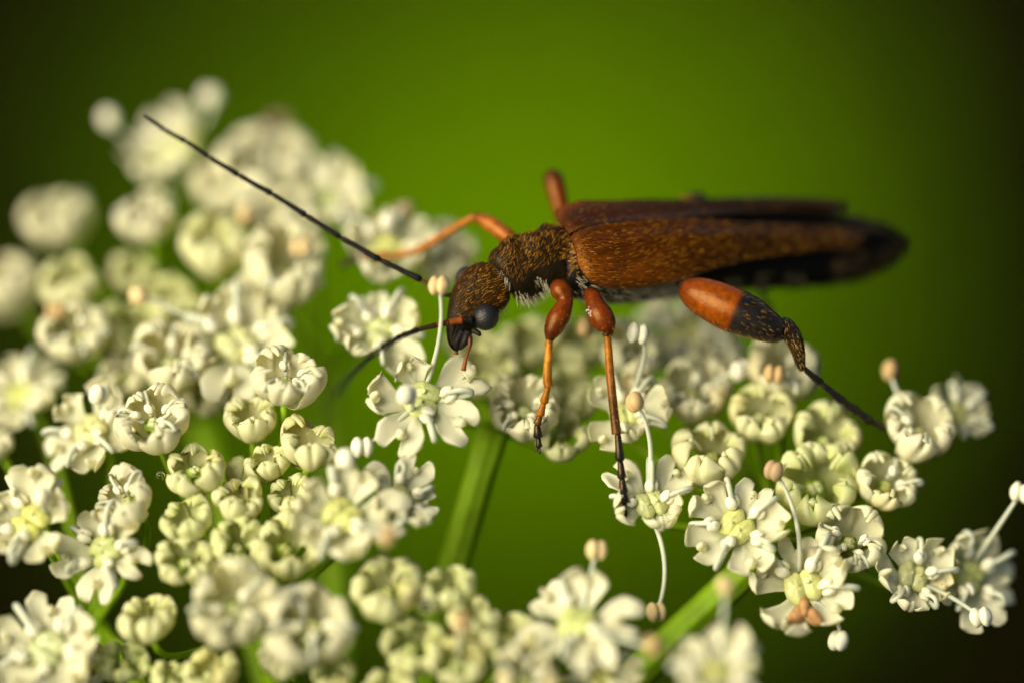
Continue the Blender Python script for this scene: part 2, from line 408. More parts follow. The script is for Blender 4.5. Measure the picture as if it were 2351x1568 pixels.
# px, py, diameter px, mm beyond the sharp plane, kind, facing (right, up), hub, green 0..1
FL = {
 # tight young cluster and its white outer florets
 'a1': (655, 872, 168, 0.0, 'half', .10, .62, 'h1', 0), 'a2': (352, 968, 172, 0.0, 'half', -.22, .50, 'h1', 0),
 'a3': (578, 968, 134, .6, 'young', -.05, .60, 'h1', .08), 'a4': (712, 1030, 152, -.1, 'young', .12, .62, 'h1', .12),
 'a5': (622, 1066, 104, .1, 'young', -.10, .50, 'h1', .3), 'a6': (448, 1080, 140, -.2, 'young', -.10, .42, 'h1', .25),
 'a7': (548, 1155, 140, -.5, 'young', .0, .55, 'h1', .35), 'a8': (566, 1090, 86, .6, 'bud', .0, .7, 'h1', .5),
 'a9': (668, 1145, 104, -.2, 'young', -.2, .5, 'h1', .4), 'a10': (785, 1180, 246, -1.6, 'open', .05, .38, 'h1', .0),
 'a11': (922, 1142, 180, -1.0, 'open', .45, .40, 'h1', .0), 'a12': (436, 1198, 118, -.8, 'young', -.25, .42, 'h1', .45),
 'a13': (428, 1292, 138, -1.2, 'young', -.15, .25, 'h1', .35), 'a14': (545, 1258, 126, -1.0, 'young', .0, .30, 'h1', .5),
 'a15': (655, 1262, 158, -1.1, 'young', .12, .25, 'h1', .3), 'a16': (535, 1400, 206, -2.4, 'half', .0, .22, 'h1', .1),
 'a17': (718, 1440, 222, -2.5, 'half', .06, .40, 'h1', .05), 'a18': (342, 1432, 136, -1.4, 'young', -.1, .55, 'h1', .25),
 'a19': (665, 1512, 124, -1.0, 'young', -.1, .45, 'h1', .3),
 'b1': (885, 1362, 158, -1.8, 'young', -.05, .45, 'h9', .35), 'b2': (1030, 1358, 122, -1.7, 'young', .1, .50, 'h9', .45),
 'b3': (945, 1490, 160, -2.0, 'young', -.05, .35, 'h9', .55), 'b4': (1050, 1525, 140, -2.7, 'young', .0, .30, 'h9', .35),
 'b5': (1165, 1470, 150, -2.2, 'young', .2, .35, 'h9', .5), 'b6': (1205, 1560, 160, -3.0, 'half', .2, .35, 'h9', .1),
 'b7': (770, 1556, 110, -1.8, 'young', -.1, .35, 'h9', .45), 'b8': (890, 1588, 120, -2.4, 'young', .0, .4, 'h9', .3),
 'b9': (1080, 1425, 110, -2.0, 'young', .1, .45, 'h9', .5),
 # white florets left of it
 'c1': (68, 1195, 236, -.9, 'open', -.12, .42, 'h2', .0), 'c2': (288, 1150, 150, -.5, 'half', -.50, .35, 'h2', 0),
 'c3': (238, 1262, 214, -.8, 'open', -.42, .30, 'h2', 0), 'c4': (108, 1488, 244, -1.7, 'open', -.08, .36, 'h2', 0),
 'c5': (185, 1532, 130, -1.0, 'half', .2, .3, 'h2', .1), 'c6': (205, 985, 218, 1.3, 'open', -.40, .40, 'h2', .0),
 'c7': (48, 905, 220, 3.6, 'open', -.3, .45, 'h2', .0), 'c8': (-8, 1025, 90, 2.0, 'half', -.3, .5, 'h2', .0),
 'c9': (286, 1525, 124, -1.2, 'young', .0, .4, 'h2', .7), 'c10': (480, 1552, 126, -1.8, 'young', .0, .45, 'h2', .45), 'c11': (392, 1558, 90, -1.5, 'young', .0, .4, 'h2', .5),
 # blurred cluster behind on the left
 'd1': (15, 668, 170, 6.0, 'half', -.35, .55, 'h3', 0), 'd2': (142, 512, 170, 6.6, 'half', -.25, .6, 'h3', .1),
 'd3': (338, 508, 158, 4.8, 'half', .0, .6, 'h3', .05), 'd4': (165, 662, 160, 4.5, 'young', -.1, .5, 'h3', .2),
 'd5': (180, 772, 170, 3.0, 'half', -.15, .45, 'h3', .15), 'd6': (308, 765, 150, 4.0, 'young', .0, .5, 'h3', .45),
 'd7': (385, 700, 124, 4.4, 'young', .0, .5, 'h3', .4), 'd8': (490, 572, 164, 4.0, 'young', .0, .5, 'h3', .25),
 'd9': (655, 622, 206, 3.3, 'half', .1, .5, 'h3', .1), 'd10': (392, 832, 196, 2.0, 'half', -.1, .45, 'h3', .05),
 'd11': (545, 785, 270, 2.2, 'open', .08, .50, 'h3', .05), 'd12': (300, 640, 110, 5.2, 'young', .0, .5, 'h3', .35),
 'd14': (425, 758, 150, 3.8, 'young', 0, .5, 'h3', .3), 'd15': (290, 862, 140, 3.2, 'half', -.1, .45, 'h3', .1),
 'd16': (598, 700, 160, 3.6, 'half', .05, .5, 'h3', .1), 'd19': (470, 905, 150, 2.8, 'half', 0, .4, 'h3', .1),
 # blurred cluster behind, top
 'e1': (392, 350, 226, 7.0, 'open', -.2, .6, 'h4', 0), 'e2': (612, 398, 220, 6.2, 'half', .0, .6, 'h4', .05),
 'e3': (745, 452, 230, 5.2, 'open', .1, .55, 'h4', .0), 'e4': (635, 478, 196, 5.2, 'half', .0, .5, 'h4', .05),
 'e5': (892, 572, 226, 3.6, 'open', .1, .55, 'h4', .0), 'e6': (1005, 592, 160, 4.6, 'half', .3, .5, 'h4', .1), 'e7': (520, 430, 170, 6.4, 'half', 0, .5, 'h4', .05),
 # round the ray under the head
 'f1': (970, 915, 240, -.1, 'open', -.10, .34, 'h5', .0), 'f2': (1202, 945, 172, 1.1, 'half', -.05, .42, 'h5', .05),
 'f3': (1120, 868, 160, 2.3, 'young', .0, .5, 'h5', .35), 'f4': (1285, 1000, 126, 1.5, 'young', .2, .35, 'h5', .3),
 'f5': (870, 758, 204, 1.7, 'open', -.05, .45, 'h5', .1), 'f6': (1305, 905, 150, 2.6, 'young', .1, .5, 'h5', .3),
 'f7': (1210, 800, 150, 3.6, 'young', .0, .5, 'h5', .3), 'f8': (1080, 800, 120, 3.4, 'young', .0, .5, 'h5', .3), 'f9': (1318, 800, 150, 4.0, 'young', .0, .5, 'h5', .25),
 # the right-hand umbellet under the legs
 'g1': (1438, 945, 206, 1.0, 'open', .05, .42, 'h6', .05), 'g2': (1495, 1155, 200, 0.0, 'open', .02, .30, 'h6', .0),
 'g3': (1590, 905, 176, 2.1, 'half', .15, .45, 'h6', .1), 'g4': (1455, 810, 150, 2.6, 'half', .0, .5, 'h6', .1),
 'g5': (1580, 755, 220, 4.0, 'open', .0, .5, 'h6', .1), 'g6': (1635, 1052, 168, .9, 'young', .0, .40, 'h6', .12),
 'g7': (1742, 962, 160, 1.6, 'young', .05, .45, 'h6', .2), 'g8': (1800, 862, 176, 2.3, 'half', .1, .55, 'h6', .1),
 'g9': (1893, 1015, 156, 1.5, 'young', .1, .45, 'h6', .25), 'g10': (1872, 1122, 200, .9, 'young', .1, .25, 'h6', .55),
 'g11': (2036, 1115, 168, .9, 'half', .35, .35, 'h6', .2), 'g12': (2108, 992, 172, 1.4, 'half', .30, .45, 'h6', .0),
 'g13': (2205, 950, 150, 2.4, 'open', .45, .45, 'h6', .0), 'g14': (1692, 1208, 220, -.2, 'open', .0, .20, 'h6', .0),
 'g15': (1845, 1345, 244, -.3, 'open', .05, .20, 'h6', .0), 'g16': (1950, 1245, 164, .2, 'half', .20, .25, 'h6', .15),
 'g17': (2098, 1322, 200, .5, 'open', .40, .22, 'h6', .0), 'g18': (2228, 1322, 224, 1.4, 'open', .35, .25, 'h6', .0),
 'g19': (1640, 830, 150, 3.5, 'half', .0, .5, 'h6', .1),
 # close to the lens along the bottom
 'i1': (1325, 1425, 236, -2.3, 'open', -.15, .55, 'h8', .0), 'i2': (1645, 1545, 220, -4.2, 'open', .1, .6, 'h8', .0),
 'i3': (1380, 1556, 170, -2.0, 'open', .0, .5, 'h8', .05),
}
# anthers pushed out on straight filaments: floret, anther (px, py, mm), colour, bow
OUT = [
 ('f1', (1007, 656, -.7), BUFF_A, (.25, 0, 0)), ('f1', (934, 906, -1.1), PALE_A, (.15, .1, -.3)), ('f1', (832, 1026, -.6), PALE_A, (0, -.1, 0)),
 ('a10', (792, 1052, -1.6), PALE_A, (-.3, .1, 0)), ('a10', (890, 1230, -3.6), TAN_A, (.0, .1, -.3)),
 ('g2', (1457, 922, -.4), TAN_A, (.30, .15, 0)), ('g2', (1507, 1404, -.6), BUFF_A, (.35, 0, 0)),
 ('g15', (1777, 1080, -.5), BROWN_A, (.30, .1, 0)), ('g15', (1925, 1470, -.5), PALE_A, (.3, .1, 0)),
 ('g1', (1465, 766, .5), PALE_A, (.35, .3, 0)), ('g4', (1345, 752, 1.8), TAN_A, (0, .1, 0)),
 ('i1', (1370, 1262, -1.6), BUFF_A, (0, 0, 0)), ('i1', (1500, 1482, -3.6), TAN_A, (0, -.1, 0)), ('i2', (1665, 1345, -3.2), BUFF_A, (.05, 0, 0)),
 ('d11', (318, 680, 2.2), BUFF_A, (0, .1, 0)), ('d4', (128, 716, 3.2), TAN_A, (0, 0, 0)), ('e4', (566, 492, 4.2), BUFF_A, (0, 0, 0)), ('d9', (690, 568, 2.8), BUFF_A, (0, 0, 0)),
 ('e1', (250, 274, 6.6), PALE_A, (-.2, -.1, 0)), ('e1', (482, 222, 6.8), PALE_A, (.3, 0, 0)), ('e3', (640, 285, 8.5), BROWN_A, (0, 0, 0)),
 ('e5', (893, 510, 3.3), PALE_A, (0, 0, 0)), ('e5', (930, 486, 4.2), BROWN_A, (0, 0, 0)),
 ('g12', (2043, 850, 2.2), TAN_A, (-.1, 0, 0)), ('g18', (2345, 1130, .9), PALE_A, (0, 0, 0)), ('g17', (2252, 1416, .3), PALE_A, (0, .1, 0)),
 ('b4', (1062, 1428, -3.8), TAN_A, (0, 0, 0)), ('c6', (228, 905, .9), PALE_A, (0, 0, 0)), ('c1', (95, 1140, -1.4), CREAM_A, (0, 0, 0)), ('g8', (1778, 858, 1.2), TAN_A, (0, 0, 0)),
 ('g3', (1700, 850, 2.0), PALE_A, (0, .1, 0)),
]
outs = {}
for o_ in OUT: outs.setdefault(o_[0], []).append(o_)
FMAT = {}
rnd = random.Random(3)
for key, (px, py, dia, d, kind, fx, fv, hub, green) in FL.items():
    C = at(px, py, d)
    fv = min(.88, fv + {'open': .06, 'half': .20, 'young': .28, 'bud': 0}[kind]); fx += rnd.uniform(-.12, .12)
    ax = vec(fx, fv, -math.sqrt(max(.02, 1 - fx * fx - fv * fv))).normalized()
    sc_ = dia / 200.0 * (DIST + d) / DIST * {'open': 1.10, 'half': 1.03, 'young': 1.08, 'bud': 1.1}[kind]
    q = Z_ = Vector((0, 0, 1)).rotation_difference(ax) @ Quaternion((0, 0, 1), rnd.uniform(0, 6.283))
    lift = {'open': .12, 'half': .06, 'young': .0, 'bud': .10}[kind]
    loc = C - ax * (lift * sc_)
    mw = Matrix.LocRotScale(loc, q, Vector((sc_,) * 3)); FMAT[key] = mw
    f = obj('floret', OVARY, umbel, Matrix.Translation(-foot) @ mw)
    f['label'] = {'open': 'open white floret with spread notched petals', 'half': 'half open white floret with incurved petals', 'young': 'young cream floret with petals still curled in', 'bud': 'closed cream floret bud'}[kind]
    g = green * rnd.uniform(.5, .8)
    tint = (lerp(1, .86, g), lerp(1, .97, g), lerp(1, .50, g), 1)
    if kind == 'half' and green < .2: tint = (tint[0], tint[1] * .99, tint[2] * .97, 1)
    n0 = rnd.randrange(100)
    for k in range(5):
        me = PET[kind][(n0 + k * 3 + (k * k) % 5) % len(PET[kind])]
        p = obj('petal', me, f, Matrix.Rotation(k * 2 * math.pi / 5 + rnd.uniform(-.16, .16), 4, 'Z') @ Matrix.Rotation(rnd.uniform(-.16, .16), 4, 'Y') @ Matrix.Rotation(rnd.gauss(0, .16), 4, 'X') @ Matrix.Scale(rnd.uniform(.82, 1.12), 4))
        p.color = tint if rnd.random() > .06 else (tint[0], tint[1] * .95, tint[2] * .82, 1)
    st = obj('stylopodium', (STYLO if kind == 'open' else STYLO_S)[n0 % (4 if kind == 'open' else 2)], f,
             Matrix.Translation((0, 0, .05 if kind == 'open' else 0)) @ Matrix.Rotation(rnd.uniform(0, 3), 4, 'Z'))
    st.color = (lerp(1, .9, rnd.random()), 1, lerp(.6, 1.1, rnd.random()), 1)
    ext = outs.get(key, [])
    nst = {'open': 5, 'half': 4 if green < .16 else 2, 'young': 0, 'bud': 0}[kind] - len(ext)
    slots = list(range(5)); rnd.shuffle(slots)
    inv = mw.inverted()
    for (_, apos, acol, bow) in ext:
        A = inv @ at(*apos)
        an = math.atan2(A.y, A.x)
        base = Vector((math.cos(an) * .3, math.sin(an) * .3, .05))
        bw = inv.to_3x3() @ vec(*bow)
        pts = bez(base, lerp(base, A, .3) + Vector((0, 0, .1)) + bw * .8, lerp(base, A, .68) + bw, A, 12)
        mb = MB(); fr = .055 / sc_; tube(mb, pts, [lerp(fr * 1.15, fr * .8, i / 12) for i in range(13)], (1, 1, 1), seg=8, mi=0)
        dirv = inv.to_3x3() @ vec(rnd.uniform(-.3, .3), 1.0, rnd.uniform(-.4, .4))
        anther(mb, A, dirv, .29 / sc_ * (1.0 if acol is not PALE_A else 1.05), acol, 1, rnd.uniform(-1.2, 1.2))
        s_ = obj('stamen', mb.mesh('stamen', [M['filament'], M['anther']]), f)
    for k in slots[:max(0, nst)]:
        obj('stamen', STAM[rnd.randrange(len(STAM))], f, Matrix.Rotation((k + .5) * 2 * math.pi / 5 + rnd.uniform(-.1, .1), 4, 'Z'))
    # the pedicel down to its hub
    a = loc - ax * (.60 * sc_); H = at(*HUB[hub]); dl = (H - a).length
    pr = .085
    stalk('pedicel', bez(a, a - ax * (dl * .30), lerp(a, H, .72) + Vector((0, 0, .1)), H, 10), [pr * (1.1 if i in (0, 10) else 1) for i in range(11)], umbel, M['ovary' if False else 'green'], 8)

# the shrivelled brown anther under the lowest open floret
mb = MB()
c0 = at(1847, 1398, -.75)
for s in (-1, 1):
    v = []; f = []
    for i in range(7):
        for k in range(5):
            u = i / 6; vv = k / 4 * 2 - 1
            x = s * u * .40; y = -.08 - .20 * u ** 1.3 + vv * (.09 + .13 * math.sin(math.pi * min(1, u * .9 + .1))) ; z = -.10 * math.cos(vv * 2.2) * math.sin(u * 3) - .05 * u
            v.append(vec(x, y, z) - vec(0, 0, .02))
    nb = len(v); v += [p + vec(0, 0, .05) for p in v]
    for i in range(6):
        for k in range(4):
            f.append((i * 5 + k, (i + 1) * 5 + k, (i + 1) * 5 + k + 1, i * 5 + k + 1)); f.append((nb + i * 5 + k, nb + i * 5 + k + 1, nb + (i + 1) * 5 + k + 1, nb + (i + 1) * 5 + k))
    rim = [k for k in range(5)] + [i * 5 + 4 for i in range(1, 7)] + [6 * 5 + k for k in range(3, -1, -1)] + [i * 5 for i in range(5, 0, -1)]
    for a_, b_ in zip(rim, rim[1:] + rim[:1]): f.append((a_, b_, nb + b_, nb + a_))
    mb.add(v, f, (1, 1, 1))
tube(mb, [vec(0, .22, .1), vec(0, .08, -.02), vec(0, -.16, -.06)], [.10, .12, .06], (1, 1, 1), seg=8)
o = obj('withered_anther', mb.mesh('withered_anther', M['withered']), None, Matrix.Translation(c0))
tag(o, 'shrivelled brown anther stuck to the edge of an open white floret', 'anther')

# ------------------------------------------------------------------ dew
def droplet(px, py, d, r, label):
    mb = MB(); c = at(px, py, d)
    ellipsoid(mb, Vector(), vec(1, 0, 0) * r, vec(0, 1, 0) * r * .97, vec(0, 0, 1) * r, (1, 1, 1), nu=24, nv=16)
    o = obj('water_droplet', mb.mesh('water_droplet', M['water']), None, Matrix.Translation(c))
    tag(o, label, 'droplet')
droplet(369, 1092, -.15, .115, 'tiny clear dew droplet hanging from the tip of a young cream floret')
droplet(976, 1392, -2.3, .21, 'larger clear dew droplet held between two greenish florets')


# ------------------------------------------------------------------ the beetle
beetle = empty('beetle', at(1400, 1000, 1.5))
tag(beetle, 'slender brown beetle with golden hairs, long black antennae and swollen orange and black thigh', 'beetle')
BO = beetle.location.copy()
def part(name, mb, m, parent=beetle):
    mb.v = [(p[0] - BO.x, p[1] - BO.y, p[2] - BO.z) for p in mb.v]
    return obj(name, mb.mesh(name, m), parent)
E0 = at(1312, 592, .9)
def loc3(s, l, n): return E0 + Bv * (s * 1.035) + Lv * l + Nv * n
def hairs(name, src, count, flow, length, width, cols, keep=None, lift=.25, seed=1, parent=beetle, spread=.35):
    """fine hairs standing on the faces of src (a list of (verts, faces))"""
    rnd = random.Random(seed); tris = []; acc = []; tot = 0.0
    for f in src.f:
        P = [Vector(src.v[i]) for i in f[:4]]
        if len(f) > 4: continue
        c = sum(P, Vector()) / len(P); nrm = (P[2] - P[0]).cross(P[-1] - P[1] if len(P) == 4 else P[1] - P[0])
        ar = nrm.length * .5
        if ar < 1e-7: continue
        nrm.normalize()
        if keep and not keep(c, nrm): continue
        tot += ar; tris.append((P, nrm)); acc.append(tot)
    import bisect
    mb = MB()
    for _ in range(count):
        P, nrm = tris[min(len(tris) - 1, bisect.bisect(acc, rnd.random() * tot))]
        a, b_ = rnd.random(), rnd.random()
        p = lerp(lerp(P[0], P[1], a), lerp(P[3 if len(P) == 4 else 2], P[2], a), b_)
        d = flow(p, nrm); d = d - nrm * d.dot(nrm)
        if d.length < 1e-6: continue
        d.normalize(); sd = nrm.cross(d)
        d = (d + sd * rnd.gauss(0, spread) + nrm * lift * rnd.uniform(.4, 1.6)).normalized()
        ln = length * rnd.uniform(.6, 1.3); wv = nrm.cross(d).normalized() * width
        mid = p + d * ln * .55 + nrm * ln * .06
        mb.add([p - wv * .5, p + wv * .5, mid + wv * .4, mid - wv * .4, p + d * ln], [(0, 1, 2, 3), (3, 2, 4)], rnd.choice(cols))
    mb.v = [(p[0] - BO.x, p[1] - BO.y, p[2] - BO.z) for p in mb.v]
    me = mb.mesh(name, M['hair']); me.polygons.foreach_set('use_smooth', [False] * len(me.polygons))
    o = obj(name, me, parent); o['kind'] = 'stuff'; return o
GOLD = [(.26, .098, .006), (.12, .038, .003), (.46, .20, .012), (.05, .017, .002), (.06, .022, .002)]
PALEH = [(.50, .44, .28), (.34, .29, .17), (.60, .54, .38), (.16, .14, .08)]

# body: head, pronotum, thorax and abdomen as one continuous shell
LH = vec(.36, -.72, -.59); LP = vec(.22, -.66, -.72); LA = Lv
HD, PR, TH, BL = (.026, .012, .002), (.013, .008, .003), (.006, .005, .004), (.003, .003, .0025)
ST = [  # px, py, mm, half width, up, down, lateral, colour
 (1046, 804, .10, .05, .05, .05, LH, BL), (1047, 793, .15, .17, .12, .14, LH, BL), (1051, 770, .2, .27, .18, .2, LH, BL), (1060, 742, .25, .37, .25, .28, LH, (.012, .009, .004)),
 (1074, 712, .32, .49, .33, .36, LH, HD), (1092, 686, .4, .60, .38, .40, LH, HD), (1114, 664, .46, .64, .40, .42, LH, HD), (1136, 647, .52, .57, .36, .42, LH, HD),
 (1150, 637, .55, .41, .29, .35, LP, PR), (1158, 630, .56, .61, .43, .48, LP, PR), (1172, 625, .58, .70, .47, .54, LP, PR), (1196, 616, .62, .76, .49, .58, LP, PR),
 (1225, 604, .67, .74, .47, .60, LP, PR), (1252, 594, .72, .75, .47, .60, LP, PR), (1272, 586, .76, .77, .45, .60, LP, PR), (1280, 583, .78, .74, .43, .56, LP, PR),
 (1286, 582, .80, .62, .42, .50, LA, TH), (1298, 584, .85, .70, .48, .56, LA, TH), (1322, 590, .93, .98, .58, .70, LA, TH), (1380, 592, 1.15, 1.06, .60, .80, LA, TH),
 (1460, 590, 1.46, 1.06, .62, .84, LA, TH), (1550, 587, 1.8, .98, .60, .74, LA, TH), (1640, 583, 2.14, .90, .58, .68, LA, BL), (1740, 579, 2.5, .88, .56, .70, LA, BL),
 (1850, 576, 2.9, .86, .50, .68, LA, BL), (1940, 572, 3.28, .78, .42, .58, LA, BL), (2010, 566, 3.5, .58, .32, .42, LA, BL), (2056, 560, 3.65, .26, .18, .20, LA, BL), (2074, 556, 3.7, .03, .03, .03, LA, BL)]
ST = [(r[0], r[1], r[2] if r[0] < 1312 else .9 + (r[0] - 1312) / 90 * .435, *r[3:]) for r in ST]
rows = catmull([(*r[:6], *r[6], *r[7]) for r in ST], 3)
body = MB(); SEG = 28; v = []; cs = []
cp = [at(*r[:3]) for r in rows]
for i, r in enumerate(rows):
    t = (cp[min(len(cp) - 1, i + 1)] - cp[max(0, i - 1)]).normalized()
    l = Vector(vec(*r[6:9])); l = (l - t * l.dot(t)).normalized(); n = t.cross(l); n = n if n.dot(vec(0, .75, -.6)) > 0 else -n
    px = r[0]
    for k in range(SEG):
        th = 2 * math.pi * k / SEG; c, s = math.cos(th), math.sin(th)
        e = 1.0
        if 1165 < px < 1275:                         # dents and shoulders of the pronotum
            e += .05 * math.sin((px - 1165) / 110 * 6.28) * math.cos(2 * th) - .20 * math.exp(-((th - .75) / .30) ** 2 - ((px - 1208) / 18) ** 2) - .20 * math.exp(-((th - 2.3) / .30) ** 2 - ((px - 1208) / 18) ** 2) - .05 * math.exp(-((px - 1258) / 9) ** 2)
            e += .06 * math.exp(-((th - .45) / .3) ** 2 - ((px - 1240) / 16) ** 2)
        if px > 1560: e += .025 * math.sin(px / 11.0)   # abdominal rings
        hgt = r[4] if s > 0 else r[5]
        v.append(cp[i] + l * (r[3] * e * math.copysign(abs(c) ** .92, c)) + n * (hgt * e * math.copysign(abs(s) ** .92, s)))
        cs.append(tuple(max(0.0, q) for q in r[9:12]))
nr = len(rows)
body.add(v, [(i * SEG + k, (i + 1) * SEG + k, (i + 1) * SEG + (k + 1) % SEG, i * SEG + (k + 1) % SEG) for i in range(nr - 1) for k in range(SEG)]
         + [tuple(range(SEG)), tuple((nr - 1) * SEG + k for k in range(SEG - 1, -1, -1))], cs)
body_src = MB(); body_src.v, body_src.f = list(body.v), list(body.f)
CEN = [c.copy() for c in cp]
def pix(p):
    q = p - CAM; t = q.dot(FW); k = t / DIST / 100.0
    return 1175.5 + q.dot(RT) / k, 784 - q.dot(UP) / k
def outward(c, n):
    m = min(CEN, key=lambda q: (q - c).length_squared); return (c - m).normalized()
body_o = part('body', body, M['cuticle'])
# outward-facing hair needs the true outside: flip the normal when the winding runs inwards
probe = None
class Fixed(MB): pass
def fix(src):
    o = MB(); o.v = src.v; o.f = []
    for f in src.f:
        if len(f) != 4: continue
        P = [Vector(src.v[i]) for i in f]; c = sum(P, Vector()) / 4
        n = (P[2] - P[0]).cross(P[3] - P[1])
        m = min(CEN, key=lambda q: (q - c).length_squared)
        o.f.append(f if n.dot(c - m) > 0 else tuple(reversed(f)))
    return o
bs = fix(body_src)
def flow_front(p, n): return vec(.75, .42, .25) + vec(-.2, -.3, 0) * (1 if pix(p)[0] < 1150 else 0)
camside = lambda c, n: n.dot(CAM - c) > -.15 * (CAM - c).length
hairs('hair', bs, 900, lambda p, n: vec(.8, .5, .1), .11, .006, GOLD, lambda c, n: 1045 < pix(c)[0] < 1165 and pix(c)[1] < 735 and camside(c, n) and n.dot(vec(-.3, .8, -.5)) > .05, seed=2, parent=body_o, spread=.3)
hairs('hair', bs, 850, lambda p, n: vec(.25, .75, .1), .11, .006, GOLD, lambda c, n: 1160 < pix(c)[0] < 1285 and camside(c, n) and n.dot(vec(-.2, .8, -.5)) > .34, seed=3, parent=body_o, spread=.4)
hairs('hair', bs, 420, lambda p, n: vec(.8, .35, .1), .13, .007, GOLD[:3], lambda c, n: 1284 < pix(c)[0] < 1335 and n.dot(vec(-.1, .8, -.5)) > .45, seed=8, parent=body_o)
hairs('hair', bs, 420, lambda p, n: vec(.2, -.5, .1), .24, .006, PALEH, lambda c, n: (1180 < pix(c)[0] < 1260 or 1128 < pix(c)[0] < 1170) and n.dot(vec(0, -1, -.1)) > .55, lift=.8, seed=4, parent=body_o)
hairs('hair', bs, 800, lambda p, n: vec(.8, -.35, .1), .28, .008, PALEH, lambda c, n: 1320 < pix(c)[0] < 1560 and n.dot(vec(0, -1, -.35)) > .42, lift=.35, seed=5, parent=body_o)
hairs('hair', bs, 150, lambda p, n: vec(.8, -.5, .1), .24, .009, [(.16, .14, .08), (.08, .07, .04)], lambda c, n: 1640 < pix(c)[0] < 1930 and n.dot(vec(0, -1, -.3)) > .6 and math.sin(pix(c)[0] / 12.5) > .2, lift=.35, seed=6, parent=body_o)

hairs('hair', bs, 700, lambda p, n: vec(1, -.1, .2), .22, .012, [(.03, .02, .01), (.012, .01, .008), (.06, .04, .015)], lambda c, n: pix(c)[0] > 1900, lift=.7, seed=7, parent=body_o)
# eyes: faceted black domes on the sides of the head
for c, r in (((1115, 728, .02), .305), ((1072, 640, .84), .28)):
    mb = MB(); ellipsoid(mb, at(*c), vec(1, 0, 0) * r, vec(0, 1, 0) * r * 1.03, vec(0, 0, 1) * r, (1, 1, 1), nu=32, nv=20); part('eye', mb, M['eye'], body_o)
# mouthparts
mb = MB()
for pts, rd in (([(1062, 760, .0), (1050, 782, -.02), (1046, 800, .0)], [.10, .09, .04]), ([(1075, 762, -.05), (1066, 786, -.1), (1056, 802, -.05)], [.10, .09, .03]),
                ([(1048, 735, .1), (1040, 760, .1), (1036, 785, .1)], [.10, .08, .04]), ([(1085, 758, -.1), (1098, 765, -.15), (1102, 772, -.15)], [.07, .06, .04])):
    tube(mb, [at(*p) for p in catmull(pts, 4)], [q[0] for q in catmull([(x,) for x in rd], 4)], (.014, .012, .010), seg=9)
part('jaw', mb, M['cuticle'], body_o)
for pts in ([(1080, 772, -.15), (1078, 795, -.2), (1070, 822, -.15), (1064, 850, -.1)], [(1058, 785, .1), (1050, 800, .15), (1047, 812, .2)]):
    mb = MB(); q = catmull(pts, 4); n_ = len(q)
    tube(mb, [at(*p) for p in q], [.045 + .015 * math.sin(i / n_ * 9) for i in range(n_)], [mix3((.03, .015, .008), (.22, .06, .01), i / n_) for i in range(n_)], seg=8); part('palp', mb, M['leg'], body_o)

# antennae, eleven joints each
def antenna(joints, rad, cols):
    mb = MB()
    for i in range(len(joints) - 1):
        a, b_ = at(*joints[i]), at(*joints[i + 1]); r = rad[i]
        pts = [lerp(a, b_, t) for t in (0, .06, .2, .6, .9, 1.0)]
        last = i == len(joints) - 2
        tube(mb, pts, [r * .70, r * 1.25, r * 1.05, r * .92, r * (.6 if last else .95), r * (.15 if last else .70)], cols[i], seg=9)
    return mb
DK = (.010, .009, .008); RB = (.20, .045, .008)
mb = antenna([(1060, 672, .55), (1026, 679, .5), (1002, 666, .5), (968, 643, .5), (874, 598, .6), (782, 545, .7), (703, 495, .8), (625, 446, .9), (548, 403, 1.0), (479, 361, 1.1), (425, 325, 1.2), (376, 298, 1.3), (332, 267, 1.4)],
             [.060, .045, .05, .070, .068, .064, .062, .060, .058, .056, .054, .048], [DK, DK, (.08, .03, .01)] + [DK] * 9); part('antenna', mb, M['cuticle'], body_o)
mb = antenna([(1084, 734, -.15), (1062, 735, -.2), (1030, 740, -.25), (1000, 747, -.3), (960, 757, -.5), (920, 772, -.85), (885, 793, -1.3), (852, 817, -1.8), (826, 840, -2.2), (803, 863, -2.6), (782, 887, -3.0), (763, 916, -3.4)],
             [.085, .085, .072, .062, .06, .06, .06, .06, .06, .06, .055], [DK, RB, (.13, .035, .01), (.05, .02, .01), (.02, .014, .01)] + [DK] * 6); part('antenna', mb, M['cuticle'], body_o)

# wing covers: narrow towards the tip, gaping along the seam
EL = [  # s, near seam l n, near edge l n, far seam l n, far edge l n
 (-.24, (.05, .66), (.80, .40), (-.05, .66), (-.90, .58)),
 (.04, (.02, .86), (1.18, .18), (-.02, .86), (-1.18, .58)),
 (.8, (.0, 1.0), (1.26, .06), (.0, 1.0), (-1.28, .60)),
 (2.0, (.0, 1.06), (1.20, .18), (.0, 1.06), (-1.26, .62)),
 (3.0, (.05, 1.05), (1.08, .44), (-.10, 1.04), (-1.18, .70)),
 (4.0, (.14, .99), (.98, .60), (-.26, .98), (-1.14, .74)),
 (5.2, (.20, .92), (.88, .68), (-.38, .93), (-1.08, .78)),
 (6.2, (.22, .86), (.82, .72), (-.42, .88), (-.98, .78)),
 (6.75, (.28, .82), (.74, .74), (-.46, .85), (-.88, .78)),
 (6.95, (.42, .79), (.58, .75), (-.60, .82), (-.74, .79))]
